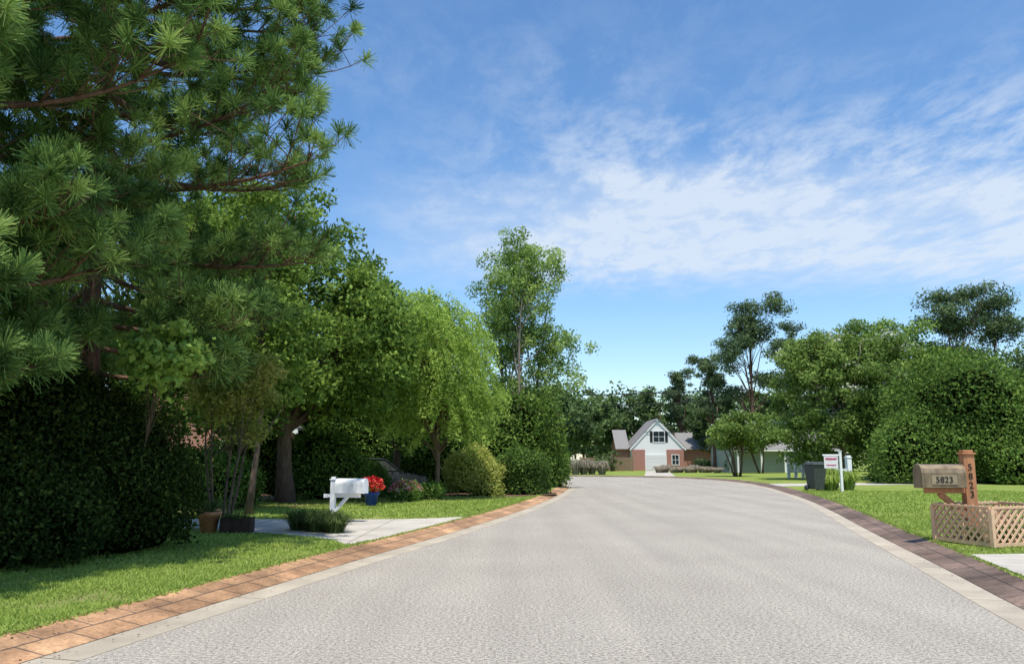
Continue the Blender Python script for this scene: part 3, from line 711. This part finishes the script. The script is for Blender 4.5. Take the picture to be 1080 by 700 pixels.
terra = simple('terracotta', (.50, .23, .11), .85, .25, 6, .2)
def lathe(name, prof_, mat, parent, seg=24):
    v = []; f = []; n = len(prof_)
    for r, z in prof_:
        for k in range(seg): v.append((r*math.cos(2*math.pi*k/seg), r*math.sin(2*math.pi*k/seg), z))
    for i in range(n-1):
        for k in range(seg): f.append((i*seg+k, i*seg+(k+1) % seg, (i+1)*seg+(k+1) % seg, (i+1)*seg+k))
    f.append(tuple(reversed(range(seg)))); return mesh_obj(name, v, f, mat, parent, smooth=True)
potp = [(.16, 0), (.23, .36), (.27, .37), (.27, .45), (.235, .45), (.22, .38), (.02, .37)]
for (x, y, s) in [(-6.35, 17.3, .95), (-6.75, 18.3, .95)]:
    pe = empty('flower_pot', (x, y, ZL)); lathe('pot', [(r*s, z*s) for r, z in potp], terra, pe)
    o = tuft_plant('plant', (0, 0), 160, .28, .3, L_liri, .015, .6, pe, .12); o.location = (0, 0, .36)
B = Boxes()
for sx, sy, cx, cy in [(.62, .04, 0, -.2), (.62, .04, 0, .2), (.04, .358, -.29, 0), (.04, .358, .29, 0)]: B.box(cx, cy, .15, sx, sy, .3)
B.box(0, 0, .24, .538, .358, .02)
pe = empty('planter_box', (-5.75, 17.3, ZL), .1); B.obj('box', simple('dark_wood', (.05, .03, .022), .8, .3), pe, .004)
o = tuft_plant('plant', (0, 0), 160, .2, .3, L_liri, .015, .5, pe, .2); o.location = (0, 0, .2)
pe = empty('flower_pot', (-4.62, 27.0, ZL)); lathe('pot', potp, simple('blue_glaze', (.02, .06, .35), .3), pe)
P = rdir(480)*np.array([.42, .42, .28])*rng.uniform(.6, 1, (480, 1))+[0, 0, .68]
quads_obj('flowers', leaf_quads(P, .10, wid=.9), rng.uniform(0, 1, 480), L_red, pe)
P = rdir(500)*np.array([.36, .36, .22])*rng.uniform(.4, 1, (500, 1))+[0, 0, .56]
quads_obj('leaves', leaf_quads(P, .09), rng.uniform(.3, .8, 500), L_oak, pe)
e = bush('flowering_shrub', (-3.9, 30.2), (.6, .5, .38), 4000, .09, L_mid, .4)
P = rdir(300)*np.array([.62, .52, .4]); P[:, 2] = np.abs(P[:, 2])+.38
quads_obj('flowers', leaf_quads(P, .1, wid=.9), rng.uniform(0, 1, 300), L_pink, e)
e = bush('flowering_shrub', (-3.1, 31.3), (.5, .5, .34), 3000, .09, L_mid, .4)

mulch = simple('mulch', (.13, .075, .045), 1, .5, 20, .8)
bedp = catmull([(-13, 24), (-9, 24.6), (-5.6, 27.4), (-3.6, 29.9), (0, 33.3), (2.0, 36.5), (1.0, 39), (-5, 39), (-12, 37), (-16, 30), (-13, 24)], 4)
poly_sheet('mulch_bed', list(bedp[:-1]), ZL+.008, mulch)
poly_sheet('brick_patio', [(22, 34), (30, 36), (34, 41), (26, 39.5)], ZL+.008, simple('patio_brick', (.33, .13, .09), .9, .3, 10))

# ------------------------------------------------------------------ right mailbox with lattice planter
wood = simple('stained_wood', (.46, .21, .10), .75, .22, 14, .25, stretch=(1, 1, .2))
lat = simple('lattice_wood', (.70, .46, .29), .8, .14, 10)
mbr = empty('mailbox', (8.55, 15.35, ZL), math.radians(-4))
B = Boxes(); B.box(0, 0, .8, .20, .20, 1.6); B.box(0, 0, 1.615, .25, .25, .03); B.box(0, 0, 1.655, .18, .18, .05)
B.box(-.37, 0, .93, .86, .14, .09)
Mr = Matrix.Translation((-.30, 0, .66)) @ Matrix.Rotation(math.radians(42), 4, 'Y'); B.box(0, 0, 0, .66, .1, .1, Mr)
B.obj('post', wood, mbr, .008)
bronze = simple('bronze_metal', (.24, .18, .11), .45, .35, 7, .15, metal=.3)
Mx = Matrix.Translation((-.13, 0, .98)) @ Matrix.Rotation(math.radians(-90), 4, 'Z')
bp_ = [(-.19, 0), (.19, 0), (.19, .28), (.16, .36), (.09, .42), (0, .44), (-.09, .42), (-.16, .36), (-.19, .28)]
B = Boxes(); B.prism(bp_, -.74, 0, Mx); B.obj('box', bronze, mbr, .01)
B = Boxes(); B.prism([(x*1.07, z*1.04-.004) for x, z in bp_], -.79, -.745, Mx); B.prism([(x*1.05, z*1.03) for x, z in bp_], -.02, .012, Mx); B.obj('door', bronze, mbr, .008)
B = Boxes(); B.box(-.52, -.196, 1.13, .46, .012, .17); B.obj('number_plate', simple('plate', (.34, .27, .17), .5, .2), mbr, .003)
dk = simple('dark_numerals', (.02, .018, .015), .5)
def text(s, size, loc, rot, mat, parent, ext=.004):
    cu = bpy.data.curves.new('numerals', 'FONT'); cu.body = s; cu.size = size; cu.extrude = ext; cu.align_x = 'CENTER'; cu.align_y = 'CENTER'
    cu.materials.append(mat); o = bpy.data.objects.new('numerals', cu); o.location = loc; o.rotation_euler = rot; return link(o, parent)
text('5823', .16, (-.52, -.207, 1.13), (math.pi/2, 0, 0), dk, mbr)
for i, ch in enumerate('5823'): text(ch, .17, (0, -.106, 1.36-.165*i), (math.pi/2, 0, 0), dk, mbr)
def lattice(name, corners, h):
    e = empty(name, (0, 0, 0)); B = Boxes()
    for (x1, y1), (x2, y2) in zip(corners, corners[1:]+corners[:1]):
        L = math.hypot(x2-x1, y2-y1); a = math.atan2(y2-y1, x2-x1)
        R = Matrix.Translation((x1, y1, ZL)) @ Matrix.Rotation(a, 4, 'Z')
        B.box(L/2, 0, .05, L-.09, .035, .06, R)
        B.box(L/2, 0, h, L-.02, .05, .035, R)
        B.box(0, 0, h/2, .07, .07, h-.04, R)
        st = .165; w = .042
        k = -h
        while k < L:
            for sg, yy in ((1, -.011), (-1, .011)):
                s0 = max(0.03, k); s1 = min(L-.03, k+h)
                if s1-s0 < .05: continue
                z0 = s0-k; z1 = s1-k
                if sg < 0: z0, z1 = h-z0, h-z1
                cx, cz = (s0+s1)/2, (z0+z1)/2; ll = math.hypot(s1-s0, z1-z0)
                an = math.atan2(z1-z0, s1-s0)
                B.box(0, 0, 0, ll, .01, w, R @ Matrix.Translation((cx, yy, cz+.02)) @ Matrix.Rotation(-an, 4, 'Y'))
            k += st
    B.obj('panels', lat, e); return e
lattice('lattice_planter', [(8.25, 14.2), (9.75, 14.75), (9.5, 16.1), (7.95, 15.55)], .68)
poly_sheet('soil', [(8.3, 14.3), (9.68, 14.8), (9.45, 16.05), (8.0, 15.5)], ZL+.03, mulch)
for (x, y) in [(8.9, 15.0), (9.3, 15.5), (8.4, 15.0)]: tuft_plant('planter_plant', (x, y), 120, .3, .25, L_liri, .015, .6)

# ------------------------------------------------------------------ trash bin, sign, white posts
binm = simple('bin_plastic', (.06, .07, .065), .5, .15)
be = empty('trash_bin', (14.9, 40.2, ZL), .3)
B = Boxes()
def frust(B, z0, z1, a0, a1, b0, b1):
    b = len(B.v)
    for z, a, c in ((z0, a0, b0), (z1, a1, b1)):
        for sx, sy in ((-1, -1), (1, -1), (1, 1), (-1, 1)): B.v.append(Vector((sx*a/2, sy*c/2, z)))
    B.f += [(b+3, b+2, b+1, b), (b+4, b+5, b+6, b+7)] + [(b+i, b+(i+1) % 4, b+4+(i+1) % 4, b+4+i) for i in range(4)]
frust(B, .08, 1.25, .55, .75, .55, .8); frust(B, 1.255, 1.33, .82, .76, .9, .82); frust(B, 1.335, 1.40, .7, .45, .75, .5)
B.box(0, .48, 1.2, .6, .05, .05)
B.obj('body', binm, be, .02)
for sx in (-1, 1):
    T = Tubes(); T.add([(sx*.3, .3, .14), (sx*.36, .3, .14)], [.14, .14], 16); T.obj('wheel', binm, be)
se = empty('info_sign', (15.65, 38.9, ZL))
B = Boxes(); B.box(0, 0, .95, .11, .11, 1.9); B.box(0, 0, 1.915, .15, .15, .03); B.box(-.45, 0, 1.72, .78, .06, .08); B.obj('post', white, se, .005)
B = Boxes(); B.box(-.47, -.05, 1.38, .66, .03, .56); B.obj('board', simple('sign_board', (.76, .70, .70), .5), se, .004)
B = Boxes(); B.box(-.47, -.069, 1.54, .54, .006, .09); B.box(-.47, -.069, 1.25, .46, .006, .05); B.obj('print', simple('sign_print', (.45, .08, .15), .5), se)
fe = empty('white_fence', (17.3, 42.0, ZL), .15)
B = Boxes(); B.box(0, 0, .8, .24, .24, 1.6); B.box(0, 0, 1.62, .3, .3, .04); B.box(0, 0, 1.68, .2, .2, .08)
B.box(-.75, 0, .72, .2, .2, 1.3); B.box(-.385, 0, .98, .53, .05, .12); B.box(-.385, 0, .55, .53, .05, .12)
B.obj('rails', white, fe, .006)
fe = empty('white_fence', (23.0, 68, ZL), .1)
B = Boxes()
for i in range(3): B.box(i*.62, 0, .85, .22, .18, 1.7); B.box(i*.62, 0, 1.73, .3, .26, .05)
B.box(.62, 0, 1.2, 1.5, .05, .14); B.box(.62, 0, .6, 1.5, .052, .14); B.obj('rails', white, fe, .006)

# ------------------------------------------------------------------ houses
roofm = simple('roof_shingle', (.24, .23, .215), .95, .25, 9, .5, bscale=12)
def siding(name, col):
    m, nt, out = new_mat(name); p = nt.nodes.new('ShaderNodeBsdfPrincipled'); p.inputs['Roughness'].default_value = .6
    w = nt.nodes.new('ShaderNodeTexWave'); w.bands_direction = 'Z'; w.wave_profile = 'SAW'; w.inputs['Scale'].default_value = 1.6
    t = nt.nodes.new('ShaderNodeTexCoord').outputs['Object']; nt.links.new(t, w.inputs['Vector'])
    c = ramp(nt, w.outputs['Fac'], (.0, tuple(x*.82 for x in col)), (.2, col)); nt.links.new(c, p.inputs['Base Color'])
    nt.links.new(p.outputs[0], out.inputs[0]); return m
def brickm(name):
    m, nt, out = new_mat(name); p = nt.nodes.new('ShaderNodeBsdfPrincipled'); p.inputs['Roughness'].default_value = .9
    tcn = nt.nodes.new('ShaderNodeTexCoord'); mp = nt.nodes.new('ShaderNodeMapping'); mp.inputs['Rotation'].default_value = (math.pi/2, 0, 0)
    nt.links.new(tcn.outputs['Object'], mp.inputs[0]); br = nt.nodes.new('ShaderNodeTexBrick')
    br.inputs['Color1'].default_value = (.42, .14, .09, 1); br.inputs['Color2'].default_value = (.32, .11, .075, 1); br.inputs['Mortar'].default_value = (.4, .36, .32, 1)
    br.inputs['Scale'].default_value = 1; br.inputs['Brick Width'].default_value = .22; br.inputs['Row Height'].default_value = .075; br.inputs['Mortar Size'].default_value = .008
    nt.links.new(mp.outputs[0], br.inputs['Vector']); nt.links.new(br.outputs[0], p.inputs['Base Color']); nt.links.new(p.outputs[0], out.inputs[0]); return m
sidew = siding('white_siding', (.82, .82, .80)); sideg = siding('grey_siding', (.28, .33, .31)); brk = brickm('brick')
glass = simple('window_glass', (.03, .04, .05), .1, .2, spec=.6); shut = simple('shutter', (.02, .02, .022), .6)
def window(parent, x, z, w, h, y, shutters=True):
    B = Boxes(); t = .09
    B.box(x, y-.03, z+h/2+t/2, w+2*t, .07, t); B.box(x, y-.03, z-h/2-t/2, w+2*t, .07, t)
    B.box(x-w/2-t/2, y-.03, z, t, .07, h); B.box(x+w/2+t/2, y-.03, z, t, .07, h); B.box(x, y-.02, z, .05, .04, h-.01); B.box(x-w/4-.01, y-.02, z, w/2-.06, .035, .05); B.box(x+w/4+.01, y-.02, z, w/2-.06, .035, .05)
    B.obj('window_frame', white, parent)
    B = Boxes(); B.box(x, y-.006, z, w, .012, h); B.obj('window_glass', glass, parent)
    if shutters:
        B = Boxes()
        for s in (-1, 1): B.box(x+s*(w/2+t+.22), y-.025, z, .38, .04, h+.1)
        B.obj('shutters', shut, parent)
def gable_house(name, loc, rot, w, d, eave, peak, wall, rm=roofm, ov=.3, front=.12):
    e = empty(name, (loc[0], loc[1], ZL), rot)
    B = Boxes(); B.prism([(-w/2, 0), (w/2, 0), (w/2, eave), (0, peak), (-w/2, eave)], 0, d); B.obj('walls', wall, e)
    B = Boxes(); th = .16; s = (peak-eave)/(w/2)
    for sg in (-1, 1):
        poly = [(0, peak+.02), (sg*(w/2+ov), eave-ov*s+.02), (sg*(w/2+ov), eave-ov*s+.02+th), (0, peak+.02+th)]
        if sg > 0: poly = poly[::-1]
        B.prism(poly, -front, d+.4)
    B.obj('roof', rm, e)
    B = Boxes()
    for sg in (-1, 1):
        poly = [(0, peak-.26), (sg*(w/2+ov), eave-ov*s-.26), (sg*(w/2+ov), eave-ov*s+.015), (0, peak+.015)]
        if sg > 0: poly = poly[::-1]
        B.prism(poly, -front-.02, -.02)
    B.obj('bargeboard', white, e); return e
h1 = gable_house('white_house', (20.4, 114), -0.02, 7.2, 10, 3.3, 7.1, sidew)
window(h1, .2, 4.7, 1.5, 1.45, 0)
B = Boxes(); B.box(-.3, -.03, 1.15, 3.0, .08, 2.3); B.obj('garage_door_trim', white, h1)
B = Boxes()
for i in range(4): B.box(-.3, -.1, .32+i*.53, 2.7, .05, .5)
B.obj('garage_door', simple('garage_door', (.7, .7, .68), .5, .04), h1)
B = Boxes(); B.box(-2.7, -.06, 1.45, 1.8, .12, 2.9); B.box(2.4, -.06, 1.45, 2.4, .12, 2.9); B.obj('brick_veneer', brk, h1)
window(h1, 2.4, 1.5, .9, 1.3, -.125, False)
Mw = Matrix.Rotation(math.pi/2, 4, 'Z')
B = Boxes()
B.prism([(4.2, 0), (10.5, 0), (10.5, 3.1), (7.3, 5.2), (4.2, 3.1)], -9, -3.65, Mw); B.prism([(2.2, 0), (10.5, 0), (10.5, 3.1), (6.3, 5.6), (2.2, 3.1)], 3.65, 5.4, Mw); B.obj('wing', brk, h1)
B = Boxes(); B.prism([(3.8, 2.95), (7.3, 5.3), (7.3, 5.48), (3.6, 3.0)], -9.3, -3.7, Mw); B.prism([(7.3, 5.3), (10.9, 2.95), (11.1, 3.0), (7.3, 5.48)], -9.3, -3.7, Mw)
B.prism([(1.8, 2.95), (6.3, 5.7), (6.3, 5.88), (1.6, 3.0)], 3.7, 5.7, Mw); B.obj('wing_roof', roofm, h1)

h2 = gable_house('grey_house', (39.0, 102), math.pi/2, 9, 13, 2.8, 5.0, sideg)
B = Boxes()
for i in range(5): B.box(-5.2, 1+i*2.8, 1.25, .2, .2, 2.5)
B.box(-4.9, 6.5, 2.6, 1.2, 12.6, .2); B.obj('porch', white, h2)
h3 = gable_house('brick_house', (-17.5, 42), 0.1, 12, 10, 3.2, 6.6, brk)
window(h3, -3, 1.7, 1.1, 1.5, 0); window(h3, 3, 1.7, 1.1, 1.5, 0)

fm = simple('cedar_fence', (.24, .17, .11), .9, .3, 6, .2)
fe = empty('wooden_fence', (9.2, 110, ZL)); B = Boxes()
for i in range(44): B.box(i*.165, 0, .9+.02*((i*7) % 3), .15, .03, 1.8)
for i in range(4): B.box(i*2.35, .07, .95, .12, .1, 1.9)
B.obj('boards', fm, fe)

ue = empty('utility_pole', (32.0, 112, 0)); T = Tubes(); T.add([(0, 0, 0), (0, 0, 11.8)], [.16, .11], 8)
T.add([(-1.1, 0, 11.2), (1.1, 0, 11.2)], [.06, .06], 4); T.obj('pole', bark, ue)
T = Tubes()
for dx, z in ((-1, 11.3), (1, 11.3), (0, 9.8)):
    pts = [Vector((dx*.9-70*k/14, 3*k/14, z+4*0.9*((k/14-.5)**2-.25))) for k in range(15)]
    T.add(pts, [.035]*15, 4)
T.obj('wires', simple('wire', (.03, .03, .03), .6), ue)
ue = empty('utility_pole', (-38.0, 115, 0)); T = Tubes(); T.add([(0, 0, 0), (0, 0, 11.8)], [.16, .11], 8); T.obj('pole', bark, ue)

ce = empty('parked_car', (-5.9, 35.4, ZL), math.radians(12))
paint = simple('car_paint', (.03, .033, .04), .25, .05, spec=.6); tyre = simple('tyre', (.02, .02, .02), .9); rim = simple('rim', (.45, .45, .47), .35, .1, metal=.8)
B = Boxes(); B.prism([(-2.15, .35), (2.15, .32), (2.22, .6), (2.1, .82), (1.15, .98), (-1.9, 1.02), (-2.2, .9), (-2.25, .55)], -.88, .88); B.obj('body', paint, ce, .06)
B = Boxes(); B.prism([(1.05, .985), (.35, 1.5), (-1.4, 1.55), (-1.85, 1.03)], -.74, .74); B.obj('windows', glass, ce, .05)
B = Boxes(); B.prism([(.38, 1.5), (.3, 1.57), (-1.35, 1.61), (-1.45, 1.55)], -.76, .76)
for xx, x2 in ((1.05, .36), (-1.87, -1.42)):
    for sy in (-1, 1): B.prism([(xx-.04, 1.0), (xx+.04, 1.0), (x2+.04, 1.53), (x2-.04, 1.53)], sy*.75-.02, sy*.75+.02)
B.obj('roof', paint, ce, .02)
for xx in (-1.35, 1.4):
    for sy in (-1, 1):
        T = Tubes(); T.add([(xx, sy*.7, .34), (xx, sy*.905, .34)], [.34, .34], 24); T.obj('tyre', tyre, ce)
        T = Tubes(); T.add([(xx, sy*.9, .34), (xx, sy*.92, .34)], [.21, .2], 16); T.obj('rim', rim, ce)
print('done')
